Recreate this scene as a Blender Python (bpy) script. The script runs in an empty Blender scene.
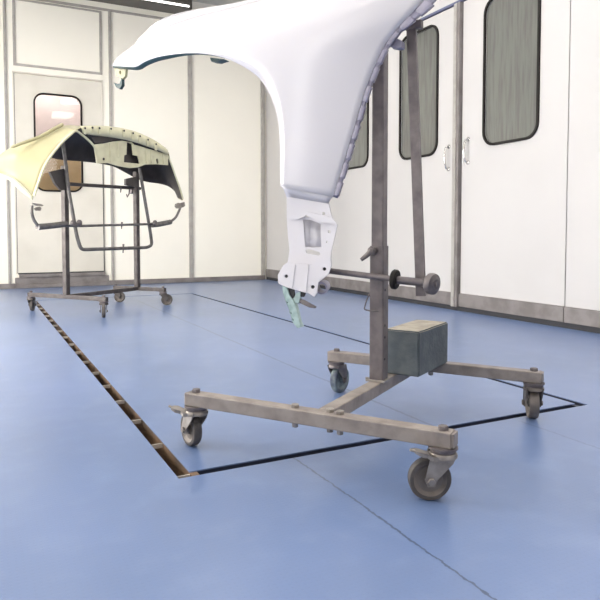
import bpy, bmesh, math, random
from mathutils import Matrix, Vector
random.seed(4)
R = math.radians
S = bpy.context.scene
COL = S.collection
PI = math.pi

# ------------------------------------------------------------------ camera
F_PX, PPY, PITCH, YAW, CAM_H = 634.0, 261.0, R(2.6), R(27.05), 0.6
cam_d = bpy.data.cameras.new('camera')
cam = bpy.data.objects.new('camera', cam_d); COL.objects.link(cam)
cam.location = (0, 0, CAM_H); cam.rotation_euler = (R(90) - PITCH, 0, -YAW)
cam_d.sensor_width = 36; cam_d.lens = F_PX / 600 * 36
cam_d.shift_y = -(300 - PPY) / 600
cam_d.clip_start = 0.05
S.camera = cam
CAM = Vector((0, 0, CAM_H))
FW = Vector((math.sin(YAW) * math.cos(PITCH), math.cos(YAW) * math.cos(PITCH), -math.sin(PITCH)))
RT = Vector((math.cos(YAW), -math.sin(YAW), 0)); UP = RT.cross(FW)

def ray(x, y): return FW + RT * ((x - 300) / F_PX) - UP * ((y - PPY) / F_PX)

class Frame:
    """a vertical working plane system standing on the floor: local x, y horizontal, z up"""
    def __init__(self, ox, oy, ang):
        self.M = Matrix.Translation((ox, oy, 0)) @ Matrix.Rotation(ang, 4, 'Z')
        self.I = self.M.inverted(); self.ang = ang
    def hit(self, x, y, axis, val):
        o = self.I @ CAM; d = self.I.to_3x3() @ ray(x, y)
        t = (val - o[axis]) / d[axis]
        return o + d * t

# ------------------------------------------------------------------ materials
def nodes_of(m):
    m.use_nodes = True
    nt = m.node_tree
    return nt, nt.nodes['Principled BSDF']

def mat(name, c1, rough=.5, metal=0, c2=None, scale=12, lo=.4, hi=.65, bump=0, bscale=60, spec=.5, stretch=None, detail=5):
    m = bpy.data.materials.new(name); nt, b = nodes_of(m); N, L = nt.nodes, nt.links
    b.inputs['Base Color'].default_value = (*c1, 1); b.inputs['Roughness'].default_value = rough
    b.inputs['Metallic'].default_value = metal; b.inputs['Specular IOR Level'].default_value = spec
    tc = N.new('ShaderNodeTexCoord'); mp = N.new('ShaderNodeMapping'); L.new(tc.outputs['Object'], mp.inputs['Vector'])
    if stretch: mp.inputs['Scale'].default_value = stretch
    if c2 is None: c2 = tuple(v * .93 for v in c1)
    no = N.new('ShaderNodeTexNoise'); no.inputs['Scale'].default_value = scale; no.inputs['Detail'].default_value = detail
    L.new(mp.outputs['Vector'], no.inputs['Vector'])
    rp = N.new('ShaderNodeValToRGB'); rp.color_ramp.elements[0].position = lo; rp.color_ramp.elements[1].position = hi
    rp.color_ramp.elements[0].color = (*c1, 1); rp.color_ramp.elements[1].color = (*c2, 1)
    L.new(no.outputs['Fac'], rp.inputs['Fac']); L.new(rp.outputs['Color'], b.inputs['Base Color'])
    if bump:
        n2 = N.new('ShaderNodeTexNoise'); n2.inputs['Scale'].default_value = bscale; n2.inputs['Detail'].default_value = 4
        L.new(mp.outputs['Vector'], n2.inputs['Vector'])
        bp = N.new('ShaderNodeBump'); bp.inputs['Strength'].default_value = bump; bp.inputs['Distance'].default_value = .004
        L.new(n2.outputs['Fac'], bp.inputs['Height']); L.new(bp.outputs['Normal'], b.inputs['Normal'])
    return m

def emit(name, col, strength):
    m = bpy.data.materials.new(name); nt, b = nodes_of(m)
    b.inputs['Base Color'].default_value = (.9, .9, .9, 1)
    b.inputs['Emission Color'].default_value = (*col, 1); b.inputs['Emission Strength'].default_value = strength
    return m

def floor_material():
    m = bpy.data.materials.new('blue_floor_mat'); nt, b = nodes_of(m); N, L = nt.nodes, nt.links
    geo = N.new('ShaderNodeTexCoord'); pos = geo.outputs['Object']
    def math_(op, a, c=None, d=None):
        n = N.new('ShaderNodeMath'); n.operation = op
        for i, v in enumerate((a, c, d)):
            if v is None: continue
            if isinstance(v, (int, float)): n.inputs[i].default_value = v
            else: L.new(v, n.inputs[i])
        return n.outputs[0]
    def noise(scale, detail=4):
        n = N.new('ShaderNodeTexNoise'); n.inputs['Scale'].default_value = scale; n.inputs['Detail'].default_value = detail
        L.new(pos, n.inputs['Vector']); return n.outputs['Fac']
    def mix(f, a, c):
        n = N.new('ShaderNodeMix'); n.data_type = 'RGBA'
        L.new(f, n.inputs['Factor'])
        for s, v in ((6, a), (7, c)):
            if isinstance(v, tuple): n.inputs[s].default_value = (*v, 1)
            else: L.new(v, n.inputs[s])
        return n.outputs[2]
    sep = N.new('ShaderNodeSeparateXYZ'); L.new(pos, sep.inputs[0])
    X, Y = sep.outputs[0], sep.outputs[1]
    big = noise(1.1, 3); mid = noise(9, 5)
    f1 = math_('MULTIPLY_ADD', math_('SUBTRACT', big, .35), 2.2, 0.0)
    f1c = N.new('ShaderNodeClamp'); L.new(f1, f1c.inputs[0])
    c = mix(f1c.outputs[0], FLOOR_A, FLOOR_B)
    f2 = N.new('ShaderNodeClamp'); L.new(math_('MULTIPLY', math_('SUBTRACT', mid, .5), 1.6), f2.inputs[0])
    c = mix(f2.outputs[0], c, FLOOR_C)
    # woven cell pattern of the mat, about 9 mm
    def cell(v): return math_('ABSOLUTE', math_('SUBTRACT', math_('FRACT', math_('MULTIPLY', v, 85.0)), .5))
    cx, cyv = cell(X), cell(Y)
    dots = math_('LESS_THAN', math_('ADD', math_('POWER', cx, 2.0), math_('POWER', cyv, 2.0)), .06)
    c = mix(math_('MULTIPLY', dots, .10), c, (.09, .12, .22))
    # seams between sheets (all run the length of the booth)
    fray = math_('MULTIPLY', math_('SUBTRACT', noise(60, 6), .5), .014)
    fray2 = math_('MULTIPLY', math_('SUBTRACT', noise(3, 2), .5), .014)
    def seam(x0, w, lo, hi, k):
        d = math_('ABSOLUTE', math_('SUBTRACT', math_('ADD', math_('ADD', X, fray), fray2), x0))
        on = math_('LESS_THAN', d, w)
        inr = math_('MULTIPLY', math_('GREATER_THAN', Y, lo), math_('LESS_THAN', Y, hi))
        return math_('MULTIPLY', math_('MULTIPLY', on, inr), k)
    for s in ((.742, .0026, -3, 1.5, .8), (1.25, .005, 1.5, 5.6, .6), (1.53, .003, -3, 1.45, .45)):
        c = mix(seam(*s), c, (.03, .05, .10))
    L.new(c, b.inputs['Base Color'])
    b.inputs['Roughness'].default_value = .30; b.inputs['Specular IOR Level'].default_value = 1.0
    bp = N.new('ShaderNodeBump'); bp.inputs['Strength'].default_value = .25; bp.inputs['Distance'].default_value = .002
    L.new(math_('ADD', math_('MULTIPLY', dots, -.6), mid), bp.inputs['Height']); L.new(bp.outputs['Normal'], b.inputs['Normal'])
    return m
FLOOR_A, FLOOR_B, FLOOR_C = (.105, .160, .302), (.147, .216, .41), (.178, .245, .41)

M = dict(
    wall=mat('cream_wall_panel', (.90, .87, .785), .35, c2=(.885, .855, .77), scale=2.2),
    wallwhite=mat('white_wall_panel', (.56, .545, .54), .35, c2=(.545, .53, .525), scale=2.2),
    doorcream=mat('cream_door_panel', (.70, .67, .60), .4, c2=(.64, .61, .54), scale=3, bump=.05),
    alu=mat('dull_aluminium', (.42, .40, .375), .45, .2, c2=(.36, .335, .315), scale=14, bump=.08),
    kick=mat('stained_kick_plate', (.235, .215, .21), .5, .2, c2=(.175, .155, .15), scale=9, bump=.1),
    dark=mat('black_recess', (.03, .03, .035), .7),
    gasket=mat('black_rubber_gasket', (.014, .012, .011), .6, spec=.2),
    ceil=mat('grey_ceiling', (.55, .54, .51), .6, c2=(.49, .48, .45), scale=4),
    header=mat('blue_grey_header', (.10, .11, .20), .4),
    glass=mat('grey_wired_glass', (.15, .155, .14), .16, 0, c2=(.125, .122, .115), scale=9, stretch=(1, 6, .5), bump=.03, bscale=30, spec=.9),
    steel=mat('dusty_grey_steel', (.165, .142, .142), .5, .3, c2=(.11, .095, .10), scale=22, bump=.2, bscale=120),
    rail=mat('overspray_coated_steel', (.29, .252, .225), .5, .2, c2=(.20, .17, .155), scale=18, bump=.2, bscale=120),
    darksteel=mat('dark_worn_steel', (.12, .105, .11), .45, .5, c2=(.18, .16, .155), scale=30, bump=.15),
    rearsteel=mat('dark_brown_steel', (.065, .055, .055), .5, .3, c2=(.10, .088, .085), scale=22, bump=.15),
    rearpipe=mat('grey_pipe', (.18, .172, .165), .45, .4, c2=(.12, .11, .107), scale=22, bump=.12),
    zinc=mat('dull_zinc', (.33, .30, .27), .38, .5, c2=(.23, .20, .18), scale=26, bump=.12),
    tyre=mat('grey_rubber_tyre', (.06, .052, .05), .65, c2=(.10, .088, .08), scale=30, bump=.15),
    hub=mat('worn_wheel_hub', (.17, .145, .13), .55, .2, c2=(.11, .095, .082), scale=24, bump=.15),
    bluetyre=mat('overspray_blue_tyre', (.05, .06, .10), .6, c2=(.22, .27, .27), scale=20, bump=.15),
    paint=mat('white_car_paint', (.60, .585, .62), .22, c2=(.59, .575, .61), scale=1.5, spec=.5),
    shadedpaint=mat('lavender_shaded_paint', (.29, .275, .35), .45, c2=(.23, .22, .29), scale=30),  # rear flange paint with its shade put into the colour; also the tube end
    edge=mat('dark_teal_edge', (.012, .05, .055), .4),
    pliers=mat('pale_teal_metal', (.42, .54, .53), .35, .45, c2=(.28, .38, .37), scale=50, bump=.1),
    yellow=mat('cream_yellow_paint', (.46, .43, .265), .25, c2=(.43, .40, .245), scale=3),
    cream=mat('pale_cream_primer', (.67, .645, .45), .4, c2=(.60, .57, .39), scale=14),
    plastic=mat('dark_raw_plastic', (.055, .047, .045), .5, c2=(.075, .065, .06), scale=10),
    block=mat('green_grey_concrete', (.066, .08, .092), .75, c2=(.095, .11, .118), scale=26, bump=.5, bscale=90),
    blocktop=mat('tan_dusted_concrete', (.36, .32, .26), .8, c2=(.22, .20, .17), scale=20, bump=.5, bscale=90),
    trench=mat('rusty_trench_steel', (.20, .125, .075), .6, .2, c2=(.035, .025, .02), scale=7, bump=.3, stretch=(1, .8, 3)),
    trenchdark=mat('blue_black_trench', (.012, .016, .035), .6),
    rib=mat('bare_rib_edge', (.50, .45, .40), .45, .3),
    pink=mat('pink_white_plaster', (.47, .405, .415), .6),
    tan=mat('tan_board', (.42, .31, .18), .6, c2=(.34, .25, .14), scale=5),
    housing=mat('dark_light_housing', (.06, .055, .05), .5),
    chrome=mat('satin_handle', (.55, .54, .53), .25, .9),
    lamp=emit('ceiling_fill_diffuser', (1.0, .97, .92), 8.0),
    fill_lamp=emit('fill_light_diffuser', (1.0, .955, .875), 27.0),
    dim_fill_lamp=emit('dim_fill_light_diffuser', (1.0, .97, .94), 4.0),
    tube=emit('fluorescent_tube', (1.0, .98, .94), 2.2),
)
M['floor'] = floor_material()
def clear_glass():
    m = bpy.data.materials.new('clear_pane'); nt, b = nodes_of(m)
    b.inputs['Transmission Weight'].default_value = 1; b.inputs['Roughness'].default_value = .03
    b.inputs['IOR'].default_value = 1.3; b.inputs['Base Color'].default_value = (.96, .97, .96, 1)
    return m
M['clear'] = clear_glass()

# ------------------------------------------------------------------ objects
OFF = {}
def thing(name, label, cat, frame=None, off=(0, 0, 0), group=None):
    o = bpy.data.objects.new(name, None); COL.objects.link(o)
    o.empty_display_size = .1
    base = frame.M if frame else Matrix.Identity(4)
    o.matrix_world = base @ Matrix.Translation(off)
    o['label'] = label; o['category'] = cat
    if group: o['group'] = group
    OFF[o] = Vector(off)
    return o
def tag(o, label, cat, group=None):
    o['label'] = label; o['category'] = cat
    if group: o['group'] = group
    return o
def obj(name, bm, mats, parent=None, smooth=False, angle=35):
    if not isinstance(mats, (list, tuple)): mats = [mats]
    off = OFF.get(parent, Vector((0, 0, 0))) if parent else Vector((0, 0, 0))
    bmesh.ops.transform(bm, matrix=Matrix.Translation(-off), verts=bm.verts)
    bm.normal_update()
    me = bpy.data.meshes.new(name); bm.to_mesh(me); bm.free()
    for m in mats: me.materials.append(m)
    o = bpy.data.objects.new(name, me); COL.objects.link(o)
    if parent: o.parent = parent; OFF[o] = off
    if smooth:
        for p in me.polygons: p.use_smooth = True
        me.set_sharp_from_angle(angle=R(angle))
    return o
def struct(name, bm, mats, parent=None, smooth=False):
    o = obj(name, bm, mats, parent, smooth)
    if not parent: o['kind'] = 'structure'
    return o

# ------------------------------------------------------------------ shape helpers
def box(bm, lo, hi, mx=None, bev=0, mi=0):
    lo, hi = Vector(lo), Vector(hi)
    r = bmesh.ops.create_cube(bm, size=1)
    vs = r['verts']; c = (lo + hi) / 2; s = hi - lo
    for v in vs: v.co = Vector((v.co.x * s.x + c.x, v.co.y * s.y + c.y, v.co.z * s.z + c.z))
    fs = {f for v in vs for f in v.link_faces}
    for f in fs: f.material_index = mi
    if bev:
        es = list({e for v in vs for e in v.link_edges})
        rb = bmesh.ops.bevel(bm, geom=es, offset=bev, segments=2, affect='EDGES', profile=.5)
        for f in rb['faces']: f.material_index = mi
        vs = list({v for f in list(fs) + rb['faces'] if f.is_valid for v in f.verts})
    if mx: bmesh.ops.transform(bm, matrix=mx, verts=vs)
    return bm
def B(lo, hi, bev=0, mx=None, mi=0):
    return box(bmesh.new(), lo, hi, mx, bev, mi)
def tube(bm, pts, r, seg=12, cap=True, flat=None, mi=0):
    """round (or, with flat=(ry, rz), rectangular) bar swept along a polyline"""
    pts = [Vector(p) for p in pts]; rings = []
    rs = r if isinstance(r, (list, tuple)) else [r] * len(pts)
    ref = Vector((0, 0, 1))
    t0 = (pts[1] - pts[0]).normalized()
    if abs(t0.z) > .8: ref = Vector((0, 1, 0))
    for i, p in enumerate(pts):
        a = pts[max(i - 1, 0)]; c = pts[min(i + 1, len(pts) - 1)]
        t = (c - a).normalized()
        u = (ref - t * ref.dot(t)).normalized(); w = t.cross(u)
        ref = u
        ring = []
        if flat:
            for a_, b_ in ((-1, -1), (1, -1), (1, 1), (-1, 1)):
                ring.append(bm.verts.new(p + u * flat[0] * a_ + w * flat[1] * b_))
        else:
            for k in range(seg):
                q = 2 * PI * k / seg
                ring.append(bm.verts.new(p + (u * math.cos(q) + w * math.sin(q)) * rs[i]))
        rings.append(ring)
    n = len(rings[0])
    for i in range(len(rings) - 1):
        for k in range(n):
            f = bm.faces.new((rings[i][k], rings[i][(k + 1) % n], rings[i + 1][(k + 1) % n], rings[i + 1][k])); f.material_index = mi
    if cap:
        for f in (bm.faces.new(rings[0][::-1]), bm.faces.new(rings[-1])): f.material_index = mi
    return bm
def arc_pts(pts, rad=.03, n=5):
    """round the corners of a polyline"""
    pts = [Vector(p) for p in pts]; out = [pts[0]]
    for i in range(1, len(pts) - 1):
        p = pts[i]; a = (pts[i - 1] - p); c = (pts[i + 1] - p)
        r = min(rad, a.length * .45, c.length * .45)
        A, Cc = p + a.normalized() * r, p + c.normalized() * r
        for k in range(n + 1):
            t = k / n
            out.append(A * (1 - t) ** 2 + p * 2 * t * (1 - t) + Cc * t * t)
    return out + [pts[-1]]
def lathe(bm, prof, mx, seg=28, mis=None):
    """profile of (radius, height) turned about local z, placed by mx"""
    rings = []
    for r, h in prof:
        if r < 1e-6: rings.append([bm.verts.new(mx @ Vector((0, 0, h)))])
        else: rings.append([bm.verts.new(mx @ Vector((r * math.cos(2 * PI * k / seg), r * math.sin(2 * PI * k / seg), h))) for k in range(seg)])
    for i in range(len(rings) - 1):
        a, b = rings[i], rings[i + 1]
        for k in range(seg):
            if len(a) == 1 and len(b) == 1: continue
            if len(a) == 1: f = bm.faces.new((a[0], b[k], b[(k + 1) % seg]))
            elif len(b) == 1: f = bm.faces.new((a[k], a[(k + 1) % seg], b[0]))
            else: f = bm.faces.new((a[k], a[(k + 1) % seg], b[(k + 1) % seg], b[k]))
            if mis: f.material_index = mis[i]
    return bm
def axis_mx(p, d):
    d = Vector(d).normalized()
    return Matrix.Translation(p) @ d.to_track_quat('Z', 'Y').to_matrix().to_4x4()
def bolt(bm, p, d=(0, 0, 1), r=.011, h=.009, seg=6):
    return lathe(bm, [(0, 0), (r, 0), (r, h * .8), (r * .85, h), (0, h)], axis_mx(p, d), seg)
def fix(bm):
    bmesh.ops.recalc_face_normals(bm, faces=bm.faces[:]); return bm
def solid(outer, thick, holes=(), mi=0):
    """planar outline (3D points) with holes, extruded by the vector thick"""
    bm = bmesh.new(); es = []
    for loop in (outer, *holes):
        vs = [bm.verts.new(Vector(p)) for p in loop]
        es += [bm.edges.new((vs[i], vs[(i + 1) % len(vs)])) for i in range(len(vs))]
    if holes: bmesh.ops.triangle_fill(bm, edges=es, use_beauty=True, use_dissolve=False)
    else: bm.faces.new(bm.verts[:])
    r = bmesh.ops.extrude_face_region(bm, geom=bm.faces[:])
    vs = [g for g in r['geom'] if isinstance(g, bmesh.types.BMVert)]
    bmesh.ops.translate(bm, verts=vs, vec=Vector(thick))
    for f in bm.faces: f.material_index = mi
    return fix(bm)
def rrect(w, h, r, n=6):
    out = []
    for cx, cy, a0 in ((w / 2 - r, h / 2 - r, 0), (-w / 2 + r, h / 2 - r, 90), (-w / 2 + r, -h / 2 + r, 180), (w / 2 - r, -h / 2 + r, 270)):
        for k in range(n + 1):
            a = R(a0 + 90 * k / n); out.append((cx + r * math.cos(a), cy + r * math.sin(a)))
    return out
def crom(pts, n):
    """Catmull-Rom through points, n steps a span"""
    pts = [Vector(p) for p in pts]; out = []
    for i in range(len(pts) - 1):
        p0, p1, p2, p3 = pts[max(i - 1, 0)], pts[i], pts[i + 1], pts[min(i + 2, len(pts) - 1)]
        for k in range(n):
            t = k / n
            out.append(.5 * ((2 * p1) + (p2 - p0) * t + (2 * p0 - 5 * p1 + 4 * p2 - p3) * t * t + (3 * p1 - p0 - 3 * p2 + p3) * t ** 3))
    return out + [pts[-1]]
def grid(rows, bm=None, flip=False):
    bm = bm or bmesh.new()
    V = [[bm.verts.new(p) for p in row] for row in rows]
    for i in range(len(V) - 1):
        for k in range(len(V[i]) - 1):
            q = (V[i][k], V[i][k + 1], V[i + 1][k + 1], V[i + 1][k])
            bm.faces.new(q[::-1] if flip else q)
    return bm
def thicken(o, t, offset=-1, mo=0, rim=0):
    m = o.modifiers.new('thickness', 'SOLIDIFY'); m.thickness = t; m.offset = offset
    m.material_offset = mo; m.material_offset_rim = rim
    return o

# ================================================================== THE BOOTH
XL, XR, YF, YB, ZC = -1.9, 3.28, -2.0, 7.38, 3.33
# floor: sheets around the trench loop and the island inside it, trench slots cut clean through
PX0, PX1, PX2, PX3 = .428, .464, 1.858, 1.886      # slot edges, left and right
PY0, PY1, PY2, PY3 = 1.488, 1.520, 5.98, 6.01      # near and far
bm = bmesh.new()
for lo, hi in (((XL, YF), (XR, PY0)), ((XL, PY3), (XR, YB)), ((XL, PY0), (PX0, PY3)), ((PX3, PY0), (XR, PY3)), ((PX1, PY1), (PX2, PY2))):
    box(bm, (*lo, -.003), (*hi, 0))
struct('floor', bm, M['floor'])
bm = bmesh.new()       # trench channel: bottom and side walls below the slots
def channel(x0, x1, y0, y1, mi):
    box(bm, (x0, y0, -.16), (x1, y1, -.15), mi=mi)
    if (y1 - y0) > (x1 - x0): walls = (((x0 - .02, y0), (x0 - .0005, y1)), ((x1 + .0005, y0), (x1 + .02, y1)))
    else: walls = (((x0, y0 - .02), (x1, y0 - .0005)), ((x0, y1 + .0005), (x1, y1 + .02)))
    for lo, hi in walls: box(bm, (*lo, -.15), (*hi, -.0032), mi=mi)
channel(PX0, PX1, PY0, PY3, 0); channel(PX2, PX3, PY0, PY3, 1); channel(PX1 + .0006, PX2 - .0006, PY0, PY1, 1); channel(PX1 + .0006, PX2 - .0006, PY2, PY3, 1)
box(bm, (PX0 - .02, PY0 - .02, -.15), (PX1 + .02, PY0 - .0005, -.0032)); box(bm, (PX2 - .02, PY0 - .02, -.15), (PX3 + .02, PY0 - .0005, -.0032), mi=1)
tr = struct('trim_1', bm, [M['trench'], M['trenchdark']])
y = 1.51
while y < 5.95:
    obj('grating_rib', B((PX0 + .0005, y, -.016), (PX1 - .0005, y + .0035, -.0035)), M['rib'], tr)
    y += .262
# ceiling, far and unseen walls
struct('ceiling', B((XL, YF, ZC), (XR + .12, YB + .1, ZC + .05)), M['ceil'])
struct('wall_left', B((XL - .1, YF, -.012), (XL, YB, ZC)), M['wall'])
struct('wall_front', B((XL - .1, YF - .1, -.012), (XR + .1, YF, ZC)), M['wallwhite'])

# back wall with an opening for the door window
WX0, WX1, WZ0, WZ1 = .578, 1.062, 1.045, 2.085
def wallquad(x0, x1, z0, z1): return [(x0, YB, z0), (x1, YB, z0), (x1, YB, z1), (x0, YB, z1)]
bm = bmesh.new()
box(bm, (XL, YB, -.012), (.385, YB + .06, ZC)); box(bm, (1.285, YB, -.012), (XR + .1, YB + .06, ZC)); box(bm, (.385, YB, 2.28), (1.285, YB + .06, ZC))
box(bm, (.385, YB, -.012), (1.285, YB + .06, .155))
struct('wall_back', bm, M['wall'])
def ring_outline(cx, cz, w, h, r, f): return [f(cx + a, cz + b) for a, b in rrect(w, h, r)]
def leaf_door(n, o_pts, win, r, depth, mw, mg, f, thick, gt, doorname):
    """door leaf with a rounded window: leaf > gasket, pane"""
    cx, cz, w, h = win
    d = struct(doorname, solid(o_pts, thick, [ring_outline(cx, cz, w - .02, h - .02, r - .01, f)]), mw)
    gs = obj('window_gasket', solid(ring_outline(cx, cz, w + .012, h + .012, r + .006, f), gt, [ring_outline(cx, cz, w - .024, h - .024, r - .012, f)]), M['gasket'], d, True, 50)
    obj('window_pane', solid([p + Vector(thick) * .3 for p in map(Vector, ring_outline(cx, cz, w - .0205, h - .0205, r - .0102, f))], Vector(thick) * .12), mg, d)
    return d
fb = lambda x, z: Vector((x, YB - .012, z))
dB = leaf_door(1, [(.392, YB - .012, .16), (1.278, YB - .012, .16), (1.278, YB - .012, 2.272), (.392, YB - .012, 2.272)],
               ((WX0 + WX1) / 2, (WZ0 + WZ1) / 2, WX1 - WX0, WZ1 - WZ0), .1, .03, M['doorcream'], M['clear'], fb, (0, .03, 0), (0, -.014, 0), 'door_1')
# what is seen through that pane: a passage with a pale wall over a tan board
struct('wall_passage', B((-.2, YB + .9, -.012), (1.9, YB + .95, 2.9)), M['pink'])
bm = B((-.2, YB + .84, -.012), (1.9, YB + .9, 1.70)); struct('trim_2', bm, M['tan'])
# door surround: lines, sill, framed panel over the door
bm = bmesh.new()
box(bm, (.372, YB - .008, .155), (.386, YB, 2.29)); box(bm, (1.284, YB - .008, .155), (1.298, YB, 2.29)); box(bm, (.372, YB - .008, 2.281), (1.298, YB, 2.294))
struct('trim_3', bm, M['doorcream'])
bm = bmesh.new(); box(bm, (.40, YB - .035, .115), (1.29, YB, .153), bev=.004); box(bm, (.36, YB - .02, .045), (1.33, YB, .115), bev=.004)
struct('trim_4', bm, M['kick'])
bm = bmesh.new()
box(bm, (1.2785, YB - .0135, .16), (1.287, YB - .002, 1.75)); box(bm, (.386, YB - .0125, .16), (.391, YB - .002, 2.27)); box(bm, (.392, YB - .024, .150), (1.286, YB - .002, .165))
struct('trim_5', bm, M['dark'])
bm = bmesh.new()
for lo, hi in (((.385, 2.352), (1.29, 2.376)), ((.385, 3.03), (1.29, 3.05)), ((.385, 2.376), (.412, 3.03)), ((1.264, 2.376), (1.29, 3.03))):
    box(bm, (lo[0], YB - .012, lo[1]), (hi[0], YB, hi[1]), bev=.002)
struct('trim_6', bm, M['alu'])
for i, (x, w, m) in enumerate(((.308, .026, 'alu'), (1.376, .03, 'alu'), (2.297, .05, 'alu'), (3.235, .05, 'alu'))):
    struct('trim_%d' % (7 + i), B((x - w / 2, YB - .022, .05), (x + w / 2, YB, 3.06), .004), M[m])
bm = bmesh.new(); box(bm, (XL, YB - .014, 3.06), (XR, YB, 3.085)); struct('trim_11', bm, M['alu'])
bm = bmesh.new(); box(bm, (XL, YB - .03, 0), (.36, YB, .055), bev=.004); box(bm, (.36, YB - .03, 0), (1.33, YB, .045), bev=.004); box(bm, (1.33, YB - .03, 0), (XR - .02, YB, .055), bev=.004)
o = struct('baseboard_back', bm, M['kick'])

# right wall: run of folding booth doors
bm = bmesh.new()
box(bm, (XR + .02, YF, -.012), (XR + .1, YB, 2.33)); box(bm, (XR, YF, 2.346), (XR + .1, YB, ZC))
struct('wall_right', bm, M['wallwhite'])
struct('trim_12', B((XR - .012, YF, 2.325), (XR + .03, 5.77, 2.345), .003), M['header'])
fr = lambda y, z: Vector((XR, y, z))
leaves = [(2.775, 3.735, 3.255, 'door_2'), (3.815, 4.77, 4.27, 'door_3'), (4.778, 5.77, 5.268, 'door_4')]
for y0, y1, wc, nm in leaves:
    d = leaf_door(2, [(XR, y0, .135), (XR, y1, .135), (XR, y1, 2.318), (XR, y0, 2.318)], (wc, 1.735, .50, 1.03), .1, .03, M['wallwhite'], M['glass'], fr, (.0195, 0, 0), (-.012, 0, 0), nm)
    if nm == 'door_2': hy, hz0, hz1 = 3.667, 1.12, 1.292
    elif nm == 'door_3': hy, hz0, hz1 = 3.885, 1.09, 1.262
    else: continue
    bm = bmesh.new()
    tube(bm, crom([(XR - .004, hy, hz1), (XR - .03, hy, hz1 - .012), (XR - .042, hy, (hz0 + hz1) / 2), (XR - .03, hy, hz0 + .012), (XR - .004, hy, hz0)], 5), .0075, 10)
    for z in (hz0, hz1): lathe(bm, [(0, 0), (.017, 0), (.017, .006), (.008, .009), (0, .009)], axis_mx((XR, hy, z), (-1, 0, 0)), 16)
    obj('door_handle', fix(bm), M['chrome'], d, True)
# plain panels either side of the leaves
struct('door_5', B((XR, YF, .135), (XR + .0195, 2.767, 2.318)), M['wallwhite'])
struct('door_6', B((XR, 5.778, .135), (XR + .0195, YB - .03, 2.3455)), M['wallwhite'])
bm = bmesh.new(); box(bm, (XR - .03, 3.745, .03), (XR + .02, 3.772, 2.32), bev=.003, mi=1); box(bm, (XR - .03, 3.778, .03), (XR + .02, 3.812, 2.32), bev=.003)
struct('trim_13', bm, [M['alu'], M['kick']])
bm = bmesh.new(); box(bm, (XR - .012, YF, .035), (XR + .0195, 2.768, .133), bev=.003); box(bm, (XR - .012, 2.773, .035), (XR + .0195, 3.742, .133), bev=.003); box(bm, (XR - .012, 3.815, .035), (XR + .0195, YB - .03, .133), bev=.003)
struct('baseboard_right', bm, M['kick'])
struct('trim_14', B((XR - .006, YF, 0), (XR + .0195, YB - .03, .034)), M['dark'])
# light fitting by the back wall; further luminaires are added
bm = bmesh.new(); box(bm, (.5, 6.9, 3.10), (2.16, 7.1, ZC)); box(bm, (.5, 6.86, 3.052), (2.16, 7.1, 3.066)); box(bm, (2.15, 6.86, 3.052), (2.17, 7.1, ZC))
cl = thing('ceiling_light', 'dark fluorescent light fitting under the ceiling by the back wall', 'light', None, (1.3, 7.0, ZC))
obj('light_housing', bm, M['housing'], cl)
obj('fluorescent_tube', fix(tube(bmesh.new(), [(.52, 6.88, 3.083), (2.14, 6.88, 3.083)], .013)), M['tube'], cl, True)
for x in (-.75, .55, 1.85, 2.9):  # unseen luminaires added to light the booth
    for yy in (-1.0, .9, 2.7, 5.3):
        dep = .3 if yy > 3.5 else .02  # deeper frame added to keep light off the back wall top
        if x == 2.9 and yy < 0: continue
        t = thing('added_ceiling_light', 'unseen white ceiling luminaire added to light the booth', 'light', None, (x, yy, ZC), 'added ceiling luminaires')
        obj('light_frame', solid([(x + a, yy + b, ZC) for a, b in rrect(.5, 1.0, .02, 2)], (0, 0, -dep), [[(x + a, yy + b, ZC) for a, b in rrect(.44, .94, .02, 2)]]), M['alu'], t)
        obj('light_diffuser', B((x - .22, yy - .47, ZC - .012), (x + .22, yy + .47, ZC - .003)), M['lamp'], t)

def added_wall_light(x, y, ang, m='fill_lamp', zc=1.6, h=2.2):  # unseen wall luminaire, added as fill
    fw_ = Frame(x, y, ang)
    t = thing('added_wall_light', 'unseen tall white luminaire added on the booth wall for fill', 'light', fw_, (0, 0, .5), 'added wall luminaires')
    pts = [Vector((a, .001, zc + b)) for a, b in rrect(.5, h, .03, 2)]
    obj('light_frame', solid(pts, (0, .03, 0), [[Vector((a, .001, zc + b)) for a, b in rrect(.42, h - .08, .03, 2)]]), M['alu'], t)
    obj('light_diffuser', B((-.205, .004, zc - h / 2 + .045), (.205, .012, zc + h / 2 - .045)), M[m], t)
for yy in (3.3, 4.2, 5.1): added_wall_light(XL, yy, R(-90), 'fill_lamp', 1.15, 1.7)
for yy in (1.0, 2.6): added_wall_light(XL, yy, R(-90), 'dim_fill_lamp')
added_wall_light(1.6, YF, 0, 'dim_fill_lamp')
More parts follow.
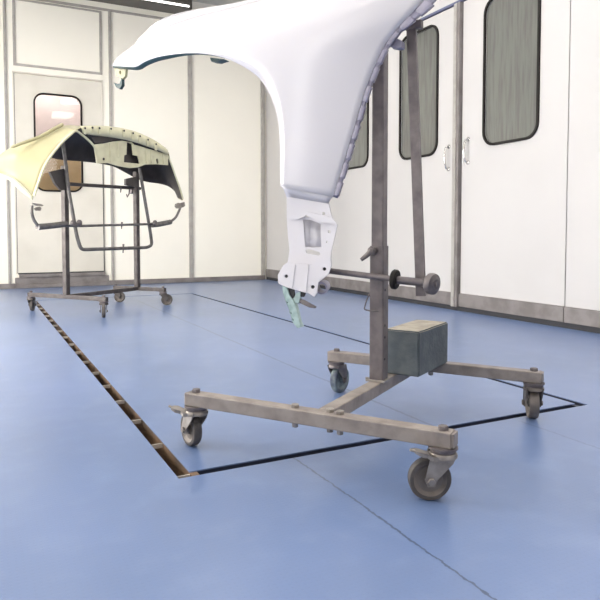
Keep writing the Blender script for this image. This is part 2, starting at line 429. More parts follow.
# ================================================================== CASTERS
def caster(parent, x, y, ztop, hd, rw=.048, w=.028, trail=.035, tyre='tyre', fork='zinc', hub='hub', pedal=0, top=.036):
    """swivel caster under a rail: plate and bolt > fork, wheel, pedal; hd = swivel heading in the frame"""
    P = Matrix.Translation((x, y, 0)) @ Matrix.Rotation(hd, 4, 'Z')
    bm = bmesh.new()
    lathe(bm, [(0, ztop), (.033, ztop), (.033, ztop - .005), (.028, ztop - .007), (.028, ztop - .013), (.0, ztop - .013)], P, 24)
    lathe(bm, [(.0075, ztop), (.0075, ztop + top)], P, 10)
    bolt(bm, P @ Vector((0, 0, ztop + top)), r=.012, h=.010)
    c = obj('caster', fix(bm), M['steel'], parent, True)
    zf = ztop - .0132
    bm = bmesh.new(); hw = w / 2 + .006
    lathe(bm, [(0, zf), (.03, zf), (.032, zf - .004), (.032, zf - .011), (0, zf - .011)], P, 24)
    for sgn in (-1, 1):
        out = [(-.028, zf - .001), (.030, zf - .001), (.034, zf - .016), (trail + .014, rw + .004), (trail + .008, rw - .012), (trail - .008, rw - .012), (trail - .014, rw + .004), (-.018, zf - .02)]
        pts = [P @ Vector((a, sgn * hw, b)) for a, b in out]
        s = solid(pts, P.to_3x3() @ Vector((0, sgn * .003, 0)))
        me = bpy.data.meshes.new('tmp'); s.to_mesh(me); s.free(); bm.from_mesh(me); bpy.data.meshes.remove(me)
        bolt(bm, P @ Vector((trail, sgn * (hw + .003), rw)), P.to_3x3() @ Vector((0, sgn, 0)), .009, .006)
    obj('fork', fix(bm), M[fork], c, True)
    bm = bmesh.new(); h = w / 2; A = P @ Matrix.Translation((trail, 0, rw)) @ Matrix.Rotation(R(90), 4, 'X')
    prof = [(0, -h * .9), (.012, -h * .9), (.014, -h * .5), (rw * .60, -h * .45), (rw * .72, -h * .75), (rw * .78, -h * .9), (rw * .95, -h * .85), (rw, -h * .55), (rw, h * .55), (rw * .95, h * .85), (rw * .78, h * .9), (rw * .72, h * .75), (rw * .60, h * .45), (.014, h * .5), (.012, h * .9), (0, h * .9)]
    lathe(bm, prof, A, 40, [1, 1, 1, 1, 1, 0, 0, 0, 0, 0, 1, 1, 1, 1, 1])
    obj('wheel', fix(bm), [M[tyre], M[hub]], c, True, 28)
    if pedal:
        pa = Matrix.Translation((x, y, 0)) @ Matrix.Rotation(pedal, 4, 'Z'); bm = bmesh.new()
        rows = []
        for q, hwid, zz, th in ((.0, .024, zf - .004, .008), (.032, .024, zf - .004, .010), (.042, .015, zf + .001, .009), (.056, .018, zf + .006, .010), (.068, .012, zf + .008, .006)):
            rows.append([pa @ Vector((q, -hwid, zz)), pa @ Vector((q, hwid, zz)), pa @ Vector((q, hwid, zz - th)), pa @ Vector((q, -hwid, zz - th))])
        V = [[bm.verts.new(p) for p in r_] for r_ in rows]
        for i in range(len(V) - 1):
            for k in range(4): bm.faces.new((V[i][k], V[i][(k + 1) % 4], V[i + 1][(k + 1) % 4], V[i + 1][k]))
        bm.faces.new(V[0][::-1]); bm.faces.new(V[-1])
        tube(bm, [pa @ Vector((.064, 0, zf + .005)), pa @ Vector((.078, 0, zf + .009))], .0035, 8)
        obj('brake_pedal', fix(bm), M[fork], c, True)
    return c

# ================================================================== FRONT STAND
ANG = math.atan2(-.827, .562)
FS = Frame(.745, 1.35, ANG)
st = thing('panel_stand', 'tall grey steel panel stand on four casters holding the white fender', 'stand', FS, (0, .36, 0))
def to_local(fr, wx, wy): v = fr.I @ Vector((wx, wy, 0)); return v.x, v.y
ZT, ZB = .158, .122
Q = FS.hit
def q(x, y, n): return Q(x, y, 1, n)
# rails
def rail(name, s0, s1, n, parent, m='rail'):
    bm = B((s0, n - .02, ZB), (s1, n + .02, ZT), .003)
    box(bm, (s1, n - .017, ZB + .003), (s1 + .006, n + .017, ZT - .002), bev=.001)
    return obj(name, bm, M[m], parent)
rail('base_rail', -.415, .328, .008, st); rail('base_rail', -.338, .410, .742, st)
obj('base_beam', B((-.02, .0285, ZB + .001), (.02, .7215, ZT), .003), M['rail'], st)
for s, n in ((-.075, .008), (.02, .014), (.05, .008)):
    obj('bolt', fix(bolt(bmesh.new(), (s, n, ZT), r=.011)), M['zinc'], st); obj('bolt', fix(bolt(bmesh.new(), (s, n, ZB), (0, 0, -1), r=.009, h=.014)), M['zinc'], st)
for s in (-.04, .05): obj('bolt', fix(bolt(bmesh.new(), (s, .742, ZB), (0, 0, -1), r=.009, h=.014)), M['zinc'], st)
HW = lambda wx, wy: math.atan2(wy, wx) - ANG      # world heading -> frame heading
bl = [(-.388, .008), (.305, .008), (-.308, .742), (.388, .742)]
caster(st, *bl[0], ZB, HW(-.13, .99), pedal=HW(-.85, .5))
caster(st, *bl[1], ZB, HW(-.89, .455), pedal=HW(-.96, .27), trail=.030)
caster(st, *bl[2], ZB, HW(.88, .47), rw=.05, w=.03, trail=.022, tyre='bluetyre', fork='darksteel', hub='bluetyre')
caster(st, *bl[3], ZB, HW(.60, .80), trail=.022, rw=.05, w=.034, fork='hub', tyre='hub')
# post: sleeve and inner tube
PN = .383
sl_top = q(380, 246, PN - .026).z
PS = .001
bm = solid([(PS + a, PN + b, ZT) for a, b in rrect(.044, .044, .004, 2)], (0, 0, sl_top - ZT), [[(PS + a, PN + b, ZT) for a, b in rrect(.038, .038, .003, 2)]])
bmesh.ops.translate(bm, verts=bm.verts, vec=(0, 0, 0.0))
obj('post_sleeve', bm, M['steel'], st)
obj('post', B((PS - .0185, PN - .0185, ZT), (PS + .0185, PN + .0185, 1.21), .003), M['steel'], st)
bm = bmesh.new(); box(bm, (PS - .030, PN - .030, ZT), (PS + .030, PN + .030, ZT + .006), bev=.001)
bolt(bm, (PS - .026, PN - .026, ZT + .006), r=.006, h=.006)
obj('post_foot_plate', bm, M['zinc'], st)
for z in (.225, .29, .325, .43):
    obj('peg_hole', fix(lathe(bmesh.new(), [(.004, 0), (.004, .001), (0, .001)], axis_mx((PS + .022, PN - .008, z), (1, 0, 0)), 8)), M['dark'], st)
# horizontal rod, collar, disc, arm
rn = PN - .022 - .0098
r0, r1 = q(329, 270.8, rn), q(433, 284, rn)
rd = (r1 - r0).normalized()
bm = tube(bmesh.new(), [r0 - rd * .04, r1 + rd * .012], .0088, 14)
obj('cross_rod', fix(bm), M['steel'], st, True)
pc = q(394.5, 279.5, rn)
bm = bmesh.new(); lathe(bm, [(.0089, -.008), (.026, -.008), (.029, -.004), (.029, .004), (.026, .008), (.0089, .008)], axis_mx(pc + Vector((0, .004, 0)), rd), 28)
obj('clamp_collar', fix(bm), M['gasket'], st, True)
bm = tube(bmesh.new(), [pc + rd * .01, q(424, 282.8, rn)], .0115, 14)
obj('rod_sleeve', fix(bm), M['steel'], st, True)
pd = q(432.5, 284, rn)
bm = bmesh.new(); prof = [(0, .0), (.0125, .0), (.0125, -.016), (.024, -.016), (.030, -.010), (.031, .0), (.029, .007), (.018, .009), (.015, .012), (.007, .012), (.006, .009), (0, .009)]
lathe(bm, prof, axis_mx(pd, (rd + Vector((0, -.3, 0))).normalized()), 32)
obj('disc_knob', fix(bm), M['darksteel'], st, True)
an = rn + .012
a0, a1 = q(421, 296, an + .006), q(411.5, 26, an)
bm = bmesh.new(); tube(bm, [a0, a1], .02, flat=(.006, .0135))
arm = obj('upright_arm', fix(bm), M['steel'], st)
bm = bmesh.new(); tp = q(414, 24, an - .012); box(bm, (tp.x - .028, an - .01, tp.z - .012), (tp.x + .02, an + .012, tp.z + .012), bev=.003)
obj('arm_end_pad', bm, M['steel'], st)
# clamp handle and wire clip on the sleeve
hp = Vector((PS - .010, PN - .022, q(376, 251, PN - .03).z))
bm = bmesh.new(); lathe(bm, [(0, 0), (.013, 0), (.013, .014), (.008, .016), (.008, .022), (0, .022)], axis_mx(hp, (0, -1, 0)), 18)
e = q(361, 260, PN - .05)
tube(bm, [hp + Vector((0, -.016, 0)), hp.lerp(e, .5) + Vector((0, -.004, 0)), e], [.0085, .0075, .0055], 12)
obj('clamp_handle', fix(bm), M['darksteel'], st, True)
cw = [q(368.5, 294, PN - .0), q(366, 302, PN - .03), q(364, 309.5, PN - .03), q(371, 311, PN - .0245), q(378, 311, PN - .0245)]
cw[0] = Vector((PS - .0235, PN - .016, cw[1].z + .025))
bm = tube(bmesh.new(), arc_pts(cw, .006, 3), .0022, 8)
obj('wire_clip', fix(bm), M['darksteel'], st, True)

# counterweight block resting on beam and rail
fl_ = lambda x, y, z: Q(x, y, 2, z)
b0, b1, b2 = fl_(388, 373.5, ZT + .001), fl_(419, 377.5, ZT + .001), fl_(445.5, 355.5, ZT + .001)
u_ = (b1 - b0).normalized(); v_ = Vector((-u_.y, u_.x, 0))
L1 = (b1 - b0).length + .012; L2 = (b2 - b1).dot(v_) * .69
bz = q(419, 332, b1.y).z
b0 = b1 - u_ * L1
print('block', L1, L2, bz, b0, b1)
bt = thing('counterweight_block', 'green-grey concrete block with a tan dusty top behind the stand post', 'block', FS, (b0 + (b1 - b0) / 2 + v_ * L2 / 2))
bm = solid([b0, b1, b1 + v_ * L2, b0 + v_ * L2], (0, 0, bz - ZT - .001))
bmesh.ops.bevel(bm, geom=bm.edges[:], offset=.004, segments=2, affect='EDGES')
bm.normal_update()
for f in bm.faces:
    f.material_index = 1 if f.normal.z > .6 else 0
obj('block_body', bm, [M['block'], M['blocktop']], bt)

# ================================================================== WHITE FENDER
fd = thing('car_fender', 'glossy white car front fender hanging on the tall grey stand', 'car part', FS, (-.2, .30, .42))
I = [(111.8, 65.5, .40), (124, 66.5, .385), (136, 66.8, .36), (145, 61.8, .34), (157, 57.3, .32), (172, 54.6, .305), (187, 53.3, .29), (203, 53.8, .28), (225, 58.3, .272), (246, 68, .265),
     (261, 80, .265), (272, 98.5, .265), (278.3, 120, .267), (280.4, 142, .27), (280.7, 165, .27), (280.8, 186, .272)]
O = [(113.5, 64.5, .405), (117.5, 58, .41), (128, 49.5, .41), (144, 38, .405), (166, 27, .40), (197, 16.5, .395), (235, 7, .385), (290, -8, .37), (370, -28, .345), (455, -40, .32),
     (424, 0, .30), (388, 40, .295), (367.5, 84, .295), (357.2, 117, .295), (346.6, 153, .295), (333, 197, .295)]
Ip = crom([q(*p) for p in I], 4)
# keep the two runs (upper edge, rear edge) of the outer line separate at the hidden rear top corner
Op = crom([q(*p) for p in O[:10]], 4)[:-1] + crom([q(*p) for p in O[9:]], 4)
nv = 12; rows = []
for v in range(nv + 1):
    t = v / nv; row = []
    for k in range(len(Ip)):
        a, b = Ip[k], Op[k]
        p = a.lerp(b, t)
        ln = (b - a).length
        bul = .17 * min(ln, .55) * (t ** .8) * (1 - t) ** 1.1 * (1.0 - .25 * (k / len(Ip)))
        p.y -= bul + (.001 * math.exp(-((t - .0) / .12) ** 2))
        row.append(p)
    rows.append(row)
NK = len(Ip)
o = obj('fender_skin', fix(grid(rows)), M['paint'], fd, True, 60)
thicken(o, .003, 0)
# rolled lip of the arch, turned inward
nl = 33
lip = []
for dz, dn in ((.0, .0), (.002, .007), (.004, .015), (.006, .02)):
    lip.append([Ip[k] + Vector((0, dn, -dz)) * min(1, (nl - 1 - k) / 14) for k in range(nl)])
o = obj('arch_lip', fix(grid(lip)), M['edge'], fd, True, 80); o['label'] = 'dark teal inner lip of the wheel arch'
thicken(o, .0015, 0)
# bonnet-side return above the crease
ret = [Op[10:38], [], []]
W = [(143, 36.5), (152, 25.5), (165, 18), (180, 13), (205, 8.2), (240, 3.8), (290, -12), (345, -28), (395, -36)]
wpts = crom([q(x, y, .44) for x, y in W], 8)
m_ = len(ret[0]); top = [wpts[int(round(i * (len(wpts) - 1) / (m_ - 1)))] for i in range(m_)]
mid = [(a + b) / 2 + Vector((0, -.004, .004)) for a, b in zip(ret[0], top)]
o = obj('bonnet_edge_return', fix(grid([ret[0], mid, top])), M['paint'], fd, True, 60); thicken(o, .003, 0)
# front hanging tab
bm = solid([q(x, y, .415) for x, y in ((114, 66.5), (126, 67.5), (125, 76), (121.5, 80), (119.5, 77.5), (116, 76), (115, 71))], (0, .012, 0), [[q(x, y, .415) for x, y in ((119.5, 71), (121, 71), (121, 74), (119.5, 74))]])
o = obj('front_tab', bm, M['yellow'], fd)
bm = solid([q(x, y, .412) for x, y in ((113.6, 82.5), (116, 84), (119.5, 83.5), (121.5, 77.8), (121.8, 85), (119.2, 89), (116, 87))], (0, .015, 0))
o = obj('front_tab_tip', bm, M['edge'], fd); o['label'] = 'dark teal hooked tip of the front tab'
bm = solid([q(x, y, .40) for x, y in ((112.5, 64.5), (137, 66.2), (143, 66.3), (138, 69), (113, 67.5))], (0, .012, 0)); obj('front_edge', bm, M['edge'], fd)
# small clip under the arch
bm = solid([q(x, y, .315) for x, y in ((210, 57.5), (224, 59.2), (216.5, 61.8), (211.5, 61.5), (210.5, 59.5))], (0, .03, 0)); obj('arch_clip', bm, M['edge'], fd)
# notched rear flange
rear = Op[36:]; nr = len(rear)
def fl_off(k): t = k / (nr - 1); return .030 * max(0, 1 - t * 3.2) + .0095
def side(k):
    a, b = rear[max(k - 1, 0)], rear[min(k + 1, nr - 1)]; t = (b - a).normalized()
    return Vector((-t.z, 0, t.x)) if -t.z > 0 else Vector((t.z, 0, -t.x))
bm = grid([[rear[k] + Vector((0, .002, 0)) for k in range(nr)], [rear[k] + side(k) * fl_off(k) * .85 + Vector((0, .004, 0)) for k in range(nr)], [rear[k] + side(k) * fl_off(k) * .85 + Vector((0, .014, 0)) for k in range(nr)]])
o = obj('rear_flange', fix(bm), M['shadedpaint'], fd, True, 40); thicken(o, .003, 0); o['label'] = 'rear edge flange with notches, shade put into its grey colour'
dense = crom(rear, 6); nd = len(dense)
def sd(i):
    a, b = dense[max(i - 1, 0)], dense[min(i + 1, nd - 1)]; t = (b - a).normalized()
    return Vector((-t.z, 0, t.x)) if -t.z > 0 else Vector((t.z, 0, -t.x))
acc = 0; start = 0; seglen = .052
i = 0; Ls = [0]
for i in range(1, nd): Ls.append(Ls[-1] + (dense[i] - dense[i - 1]).length)
tot = Ls[-1]; nt_ = int(tot / seglen)
bmt = []
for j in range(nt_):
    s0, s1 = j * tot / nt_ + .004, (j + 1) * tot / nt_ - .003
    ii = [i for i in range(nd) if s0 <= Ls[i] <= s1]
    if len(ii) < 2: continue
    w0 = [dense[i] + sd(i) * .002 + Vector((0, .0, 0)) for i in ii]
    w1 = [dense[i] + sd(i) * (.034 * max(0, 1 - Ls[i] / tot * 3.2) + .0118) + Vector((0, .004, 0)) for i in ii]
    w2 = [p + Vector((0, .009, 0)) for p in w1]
    tb = obj('flange_tab', fix(grid([w0, w1, w2])), M['shadedpaint'], o, True, 40); thicken(tb, .003, 0)
bp_ = q(397, 39, .318)
bm = solid([q(x, y, .318) for x, y in ((392, 36), (401.5, 40.5), (401.5, 47), (396, 48), (390.5, 47))], (0, .028, 0)); obj('hinge_tab', bm, M['shadedpaint'], fd)
# step under the skin and the sill bracket
def plate(name, pts, n0, n1, holes=(), m='paint', bev=.0):
    bm = solid([q(x, y, n0) for x, y in pts], (0, n1 - n0, 0), [[q(x, y, n0) for x, y in h] for h in holes])
    if bev: bmesh.ops.bevel(bm, geom=[e for e in bm.edges if e.calc_face_angle(0) > .6], offset=bev, segments=2, affect='EDGES')
    return obj(name, bm, M[m], fd, True, 30)
def circ(cx, cy, r, n=12): return [(cx + r * math.cos(2 * PI * i / n), cy + r * math.sin(2 * PI * i / n)) for i in range(n)]
st0 = [q(281 + 52 * t, 186 + 11 * t, .272 + .023 * t) for t in [i / 8 for i in range(9)]]
st1 = [q(284 + 46 * t, 189.5 + 10.5 * t, .285 + .013 * t) for t in [i / 8 for i in range(9)]]
st2 = [q(286.8 + 41.5 * t, 196.5 + 7 * t, .312) for t in [i / 8 for i in range(9)]]
o = obj('step_flange', fix(grid([st0, st1, st2])), M['paint'], fd, True, 12); thicken(o, .003, 0)
def bent(name, rows_, sub=3, t=.003, m='paint', ang=30):
    o = obj(name, fix(grid([crom([q(*p) for p in r_], sub) for r_ in rows_])), M[m], fd, True, ang); thicken(o, t, 0); return o
plate('upper_sill_plate', [(286.5, 196), (328.5, 203), (331, 214.5), (334, 222.5), (321, 220.5), (307, 213.8), (303.5, 217), (298, 219.3), (286.8, 219)], .310, .314, [circ(323.5, 213.5, 1.6)])
plate('lower_sill_plate', [(286.8, 218.5), (296, 219), (304, 216.5), (331, 221), (337.2, 225), (334.5, 238), (331, 252), (331.5, 267), (287, 267), (289.5, 250), (287.8, 235)], .318, .321,
      [[(305.5, 250.3), (307.5, 249), (319.5, 252), (320.5, 254), (318.5, 255.3), (306.5, 253.2)], circ(329.3, 231.7, 1.5), circ(327, 242, .9), [(303.2, 219.5), (311, 220.2), (320.6, 224), (321.2, 247), (312, 247.6), (305.2, 246.8), (304.4, 235)]])
bent('pressed_recess', [[(302.6, 218.5, .3215), (310.6, 219.2, .334), (312, 219.4, .334), (322, 223.5, .326)], [(304, 235, .3215), (310.4, 235.5, .333), (312, 235.6, .333), (322, 236.5, .325)], [(304.8, 248, .3215), (309, 248.6, .326), (311, 248.6, .326), (322, 248.2, .3215)]], 1)
plate('jagged_edge_plate', [(303, 215), (306.8, 211.6), (331.5, 217.2), (337.3, 224.8), (331, 222.8), (320.5, 222.3), (306, 215.2)], .3035, .3075, m='paint')
plate('clamp_bracket', [(282.5, 266), (287, 262.5), (299, 263.5), (312, 264.5), (318, 257), (330.5, 255.5), (331.2, 266.5), (328.2, 274.5), (318.2, 282.5), (317, 293), (314, 297), (309, 293.6), (298.5, 291), (285.5, 287), (278, 283.5), (277.6, 275)],
      .298, .302, [circ(286.2, 276.2, 1.7), circ(312.6, 287, 1.9), circ(324.3, 269, 1.8)], bev=.001)
plate('bracket_ridge', [(294, 264.6), (295.3, 264.7), (292.2, 288.6), (290.8, 288.2)], .2962, .2985)
plate('bracket_ridge', [(307.3, 265), (308.6, 265.1), (306, 292), (304.6, 291.6)], .2962, .2985)
plate('bracket_back_plate', [(282.5, 266), (299, 263.5), (328, 258), (329, 266), (326, 274), (316, 282), (312, 292), (298, 289), (280, 282), (279, 275)], .332, .335, m='dark')
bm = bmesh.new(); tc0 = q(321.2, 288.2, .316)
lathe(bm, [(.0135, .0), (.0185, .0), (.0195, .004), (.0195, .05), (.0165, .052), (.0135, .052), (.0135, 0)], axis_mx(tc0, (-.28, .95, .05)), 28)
o = obj('sill_tube_end', fix(bm), M['shadedpaint'], fd, True); o['label'] = 'grey-lavender rolled tube end'

# locking pliers gripping the bracket
pt = thing('locking_pliers', 'pale teal locking pliers clamped to the bottom of the white fender bracket', 'pliers', FS, tuple(q(297, 328, .31)))
def pplate(name, pts, n0, n1, m, holes=()):
    bm = solid([q(x, y, n0) for x, y in pts], (0, n1 - n0, 0), [[q(x, y, n0) for x, y in h] for h in holes])
    bmesh.ops.bevel(bm, geom=[e for e in bm.edges if e.calc_face_angle(0) > .6], offset=.0012, segments=1, affect='EDGES')
    return obj(name, bm, M[m], pt, True, 30)
pplate('fixed_handle', [(282, 285.5), (287, 287.5), (289, 295), (293, 300.5), (295.5, 306), (297.5, 314), (299, 321), (301.5, 327), (297.5, 328.4), (293.5, 324), (291.2, 318), (289.2, 311), (286.5, 303), (283, 294)], .303, .321, 'pliers',
       [circ(287.3, 302.5, .9, 8), circ(290.6, 313.5, 1.1, 8), circ(293, 320, 1.0, 8)])
pplate('jaw', [(287, 286.5), (293.5, 290), (294.5, 297), (291.5, 298.5), (288.5, 294)], .308, .316, 'dark')
pplate('pivot_link', [(296, 293), (300.5, 292), (299.8, 299), (298, 304), (295, 303), (293.2, 299)], .306, .318, 'pliers')
pplate('jaw', [(299, 291.5), (305, 293.2), (303.5, 297), (300.5, 297)], .308, .316, 'dark')
pplate('release_lever', [(299.5, 299), (304, 300.3), (315.8, 306.8), (315, 308.4), (309, 307.6), (299.3, 303)], .308, .316, 'darksteel')

# ================================================================== REAR STAND
ANG2 = math.atan2(-.807, .591)
F2 = Frame(.582, 4.905, ANG2)
def p2(x, y, c): return F2.hit(x, y, 0, c)
s2 = thing('bumper_stand', 'dark two-post steel stand on casters carrying the yellow bumper by the back wall', 'stand', F2, (0, .38, 0))
Z2T, Z2B = .142, .112
L2_ = .765
for y_, x0_, x1_ in ((0, -.395, .392), (L2_, -.255, .295)):
    obj('base_rail', B((x0_, y_ - .015, Z2B), (x1_, y_ + .015, Z2T), .003), M['rearsteel'], s2)
obj('base_beam', B((-.015, .0155, Z2B), (.015, L2_ - .0155, Z2T), .003), M['rearsteel'], s2)
H2 = lambda wx, wy: math.atan2(wy, wx) - ANG2
for x_, y_, hd in ((-.37, 0, H2(.3, .9)), (.362, 0, H2(-.22, -.97)), (-.235, L2_, H2(.8, -.4)), (.272, L2_, H2(.9, -.3))):
    caster(s2, x_, y_, Z2B, hd, rw=.046, w=.026, trail=.03, fork='rearsteel', top=.033)
z1 = p2(66, 166, 0).z; z2 = p2(138, 172, 0).z
for y_, zt in ((0, z1), (L2_, z2)):
    obj('post', B((-.019, y_ - .019, Z2T), (.019, y_ + .019, zt), .003), M['rearsteel'], s2)
    zc = .955
    bm = B((-.045, y_ - .03, zc - .035), (-.02, y_ + .03, zc + .035), .004)
    obj('post_clamp', bm, M['darksteel'], s2)
# dark support pads near the post tops
for pts in (((50, 172), (65, 168.5), (66, 190), (61, 190), (55.5, 184)), ((126, 179), (137, 176.5), (137, 187.5), (126, 185))):
    bm = solid([p2(x, y, .025) for x, y in pts], (-.02, 0, 0)); obj('support_pad', bm, M['plastic'], s2)
# U frame hung in front of the posts
def pipe(name, pts, c, r, rad=.05, m='rearpipe'):
    P_ = [p2(x, y, c) if len((x, y)) == 2 else None for x, y in pts]
    return obj(name, fix(tube(bmesh.new(), arc_pts(P_, rad, 6), r, 12)), M[m], s2, True)
pipe('hanging_frame', [(62.6, 141), (65, 158), (68.5, 190), (77, 237), (81, 249.5), (88, 249.5), (147, 247.5), (152, 245), (150.5, 233), (144, 195), (139.5, 168)], .048, .0135)
pipe('upper_bar', [(69, 184), (140, 188.5)], -.0335, .0135, m='rearsteel')
pipe('middle_bar', [(60, 225.5), (80, 226), (152, 224)], .0745, .0095)
pipe('end_arm', [(37.5, 227), (50, 226), (66, 224)], .0745, .0215)
pipe('end_arm', [(38.5, 226.5), (33.5, 220), (31.5, 212), (31.8, 205.5)], .0745, .0105)
pipe('end_arm', [(152, 225), (158, 224.5), (170.5, 222)], .0745, .022)
pipe('end_arm', [(170, 222.2), (176, 217.5), (179, 211), (180.5, 207)], .0745, .011)
for x, y, c in ((73, 223.5, .09), (79.3, 223, .09), (155, 223, .09)):
    bm = bmesh.new(); lathe(bm, [(0, -.012), (.02, -.012), (.024, -.006), (.024, .006), (.02, .012), (0, .012)], axis_mx(p2(x, y, c + .02), (1, .3, 0)), 18)
    obj('clamp_knob', fix(bm), M['darksteel'], s2, True)
for x, y0, y1, c in ((123, 244, 253, .0637), (121.5, 222, 229, .086), (120.5, 187.5, 192.5, -.018)):
    bm = tube(bmesh.new(), [p2(x + .5, y0, c), p2(x, y1, c)], [.008, .004], 10); obj('peg', fix(bm), M['darksteel'], s2, True)
bm = tube(bmesh.new(), [p2(129.5, 189, -.018), p2(129, 194, -.018), p2(127.3, 197, -.018), p2(126.5, 194, -.018)], .005, 8); obj('hook', fix(bm), M['darksteel'], s2, True)
for pts in ([(31, 203), (33.5, 203.5), (38, 204), (42, 205.5), (40, 206.2), (36, 206)], [(33.5, 208.5), (37.5, 206.5), (39.5, 208), (38.5, 210.8), (35.5, 210.8)],
            [(175, 204), (177.5, 202.8), (179.5, 204.5), (179, 208.5), (176, 208.5), (174.5, 206.5)], [(180, 203), (182.8, 202), (183.5, 206), (181, 207.5)]):
    bm = solid([p2(x, y, .066) for x, y in pts], (.02, 0, 0)); obj('end_clamp', bm, M['zinc'], s2)

# ================================================================== YELLOW BUMPER
bu = thing('car_bumper', 'pale yellow car bumper with dark underside saddled on the rear stand', 'car part', F2, (0, .45, .95))
N_ = [(33, 197, .20), (37.5, 184, .20), (42, 171, .20), (46.5, 162, .20), (53, 152.5, .20), (62, 142, .19), (69.5, 135, .18), (75.5, 130.2, .17),
      (85, 126, .15), (105, 126.3, .14), (120, 127.8, .14), (135, 131.5, .14), (150, 138, .14), (160, 144, .14), (167.5, 150, .14), (171, 162, .13), (176, 177, .11), (180, 188, .09), (183, 199, .075)]
M_ = [(14, 179, .06), (12, 169, .04), (14, 158, .02), (20, 150, .0), (31, 141, -.02), (44, 134.5, -.04), (56, 129, -.05), (66, 125.2, -.06),
      (85, 126.2, -.06), (105, 127.4, -.06), (120, 129.4, -.06), (135, 133.6, -.06), (150, 140.5, -.06), (159, 146.5, -.06), (166, 153, -.06), (171, 163, -.05), (176, 178, -.03), (180, 189, .0), (183, 200, .03)]
F_ = [(-9, 171.5, -.05), (-11, 165, -.10), (-6, 160, -.14), (2, 156.5, -.18), (16, 152, -.22), (34, 149, -.24), (52, 158, -.24), (68, 160.5, -.24),
      (82, 161.5, -.24), (99, 163.5, -.24), (113, 166.5, -.23), (124, 172, -.22), (136, 178.5, -.22), (147, 182, -.22), (158, 183.5, -.20), (166, 185.5, -.17), (172, 188.5, -.13), (178, 194, -.08), (182.3, 200, .0)]
n_, m__, f_ = (crom([p2(*p) for p in L_], 4) for L_ in (N_, M_, F_))
rows = []
for v in range(15):
    t = v / 14; row = []
    for a, b, c in zip(n_, m__, f_):
        tm = .5
        if t < tm:
            u = t / tm; p = a.lerp(b, u); 
            p = p + Vector((.0, 0, (.010 if len(row) < 28 else -.002) * math.sin(PI * u)))
        else:
            u = (t - tm) / (1 - tm); p = b.lerp(c, u) + Vector((-.05 * math.sin(PI * u), 0, .02 * math.sin(PI * u)))
        row.append(p)
    rows.append(row)
bm = grid(rows)
bm.normal_update()
# outside of the shell faces up: orient so the inner, raw side gets the dark material
cen = Vector((0, .45, .7)); s_ = sum((1 if (f.calc_center_median() - cen).dot(f.normal) > 0 else -1) for f in bm.faces)
if s_ < 0: bmesh.ops.reverse_faces(bm, faces=bm.faces[:])
o = obj('bumper_skin', bm, [M['yellow'], M['plastic']], bu, True, 50); thicken(o, .006, -1, 1, 0)
# rolled bead on the upper ridge of the left wing
bead = crom([p2(*p) for p in ((11, 147.5, .02), (24, 142.5, .02), (37, 138, .02), (46, 133.5, .02), (55, 128.5, .01), (63, 124.2, .0))], 5)
bm = tube(bmesh.new(), bead, [.004] + [.010 + .005 * i / len(bead) for i in range(len(bead) - 2)] + [.006], 10); obj('ridge_bead', fix(bm), M['yellow'], bu, True)
edge_ = crom([p2(*p) for p in ((34, 196, .205), (38, 184, .205), (42.5, 171, .205), (47, 162, .205), (53.5, 152.5, .205), (62.5, 142, .195), (70, 135.2, .185), (75.5, 131, .175), (81.5, 134.5, .17), (88, 139.8, .165), (94.5, 147, .16), (96.2, 154, .155), (97, 162.5, .15))], 4)
bm = tube(bmesh.new(), edge_, .0085, 10); obj('cutout_rim', fix(bm), M['cream'], bu, True)
# left wing end return (lower edge thickness)
lr = [crom([p2(*p) for p in L_], 4) for L_ in (((33, 197, .2), (22, 186, .14), (11, 176, .06), (-9, 171.5, -.05)), ((32.5, 200, .19), (20, 190.5, .13), (8, 179.5, .05), (-10, 174.5, -.06)))]
o = obj('wing_end_return', fix(grid(lr)), M['cream'], bu, True, 50); thicken(o, .006, 0)
# upper mounting flange with tabs, and lower panel with its T-shaped cut-out
def sheet(name, top, bot, c0, c1, t=.006, m='cream'):
    a = crom([p2(x, y, c0) for x, y in top], 5); b = crom([p2(x, y, c1) for x, y in bot], 5)
    o = obj(name, fix(grid([a, [(p + q_) / 2 + Vector((.006, 0, 0)) for p, q_ in zip(a, b)], b])), M[m], bu, True, 40); thicken(o, t, 0); return o
uf = sheet('upper_flange', [(80, 126), (92, 125.8), (105, 126.2), (120, 127.8), (135, 131.5), (150, 138), (160, 144), (167.5, 150)],
           [(83, 133.5), (93, 135.2), (105, 136.5), (120, 138.8), (134, 142), (149, 147), (160, 151), (167.7, 155)], .152, .158)
for x, y in ((85, 127), (92.5, 126.5), (99.5, 127), (111, 127.5), (124, 129.5), (133, 132), (140, 135), (148, 138.5), (156, 143)):
    bm = solid([p2(a, b, .168) for a, b in ((x - 1.1, y), (x + 1.1, y + .3), (x + 1.1, y + 7.5), (x - .9, y + 7))], (-.006, 0, 0))
    obj('flange_tab', bm, M['cream'], uf)
    bm = bmesh.new(); lathe(bm, [(.008, 0), (.008, .003), (0, .003)], axis_mx(p2(x, y + 1.2, .1685), (1, 0, 0)), 10); obj('flange_hole', fix(bm), M['dark'], uf)
for pts in ([(91, 137.5), (100, 136), (113, 137.2), (120, 139.6), (112, 140.5), (103, 142.2), (95, 143)], [(121, 139), (130, 141), (136.5, 143), (134, 144), (126, 141.5)], [(140, 143.5), (148, 146), (149, 147.2), (142, 146)]):
    bm = solid([p2(x, y, .139) for x, y in pts], (-.004, 0, 0)); obj('flange_gap', bm, M['plastic'], bu)
T_ = [(127, 141.5), (132, 142), (133, 154.8), (138, 156), (139.6, 163.8), (124, 162.2), (124.3, 155.4), (126.5, 154.6)]
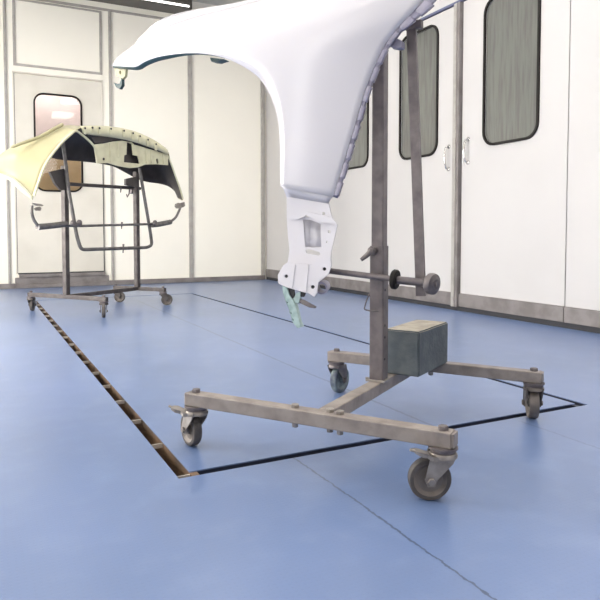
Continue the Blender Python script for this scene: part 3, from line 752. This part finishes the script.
bm = solid([p2(x, y, .142) for x, y in ((94, 144.5), (104, 143.5), (113, 141.5), (122, 140.5), (134, 144.5), (146, 148), (158, 151.5), (168, 154.5), (168.2, 165.2), (156, 164.2), (145, 164.6), (138, 167.4), (130, 168), (118, 166), (108, 163), (97, 163.5))],
           (-.008, 0, 0), [[p2(x, y, .142) for x, y in T_], [p2(x, y, .142) for x, y in circ(104, 159, 1.5)], [p2(x, y, .142) for x, y in ((156, 159), (158, 158.8), (158.5, 163.6), (156.8, 163.4))]])
obj('lower_panel', bm, M['cream'], bu, True, 30)
bm = solid([p2(x, y, .09) for x, y in ((98, 146), (122, 141), (134, 144.5), (166, 155), (166, 164), (138, 166), (128, 167), (118, 164), (98, 162))], (-.006, 0, 0))
obj('backing_panel', bm, M['plastic'], bu)
for x, y0, y1 in ((110, 143, 163), (118, 142, 158), (146, 149, 163.5), (151, 150.5, 163.5), (163, 154, 164)):
    bm = tube(bmesh.new(), [p2(x, y0, .144), p2(x + .4, y1, .144)], .006, 8); obj('panel_rib', fix(bm), M['cream'], bu, True)
redge = crom([p2(*p) for p in ((168, 156, .142), (171.5, 165, .135), (176, 177.5, .115), (180, 188.5, .095), (183, 199, .08))], 4)
bm = tube(bmesh.new(), redge, .007, 8); obj('cutout_rim', fix(bm), M['cream'], bu, True)

# luminaire added to light the passage behind the door pane
t = thing('added_passage_light', 'small luminaire added to light the passage behind the back door', 'light', None, (.82, YB + .5, 2.8))
obj('light_diffuser', B((.5, YB + .35, 2.78), (1.15, YB + .65, 2.8)), M['fill_lamp'], t)
bm = bmesh.new(); box(bm, (-.3, YB + .06, 2.9), (2.0, YB + 1.0, 2.95)); box(bm, (-.3, YB + .06, -.012), (-.25, YB + 1.0, 2.9)); box(bm, (1.95, YB + .06, -.012), (2.0, YB + 1.0, 2.9)); box(bm, (-.25, YB + .06, -.03), (1.95, YB + 1.0, -.013))
struct('wall_passage_side', bm, M['pink'])

# ------------------------------------------------------------------ world and colour
w = bpy.data.worlds.new('world'); S.world = w; w.use_nodes = True
w.node_tree.nodes['Background'].inputs[0].default_value = (.8, .85, 1, 1); w.node_tree.nodes['Background'].inputs[1].default_value = .3
vs = S.view_settings; vs.view_transform = 'Standard'; vs.look = 'None'; vs.exposure = .38; vs.gamma = 1; vs.use_curve_mapping = False
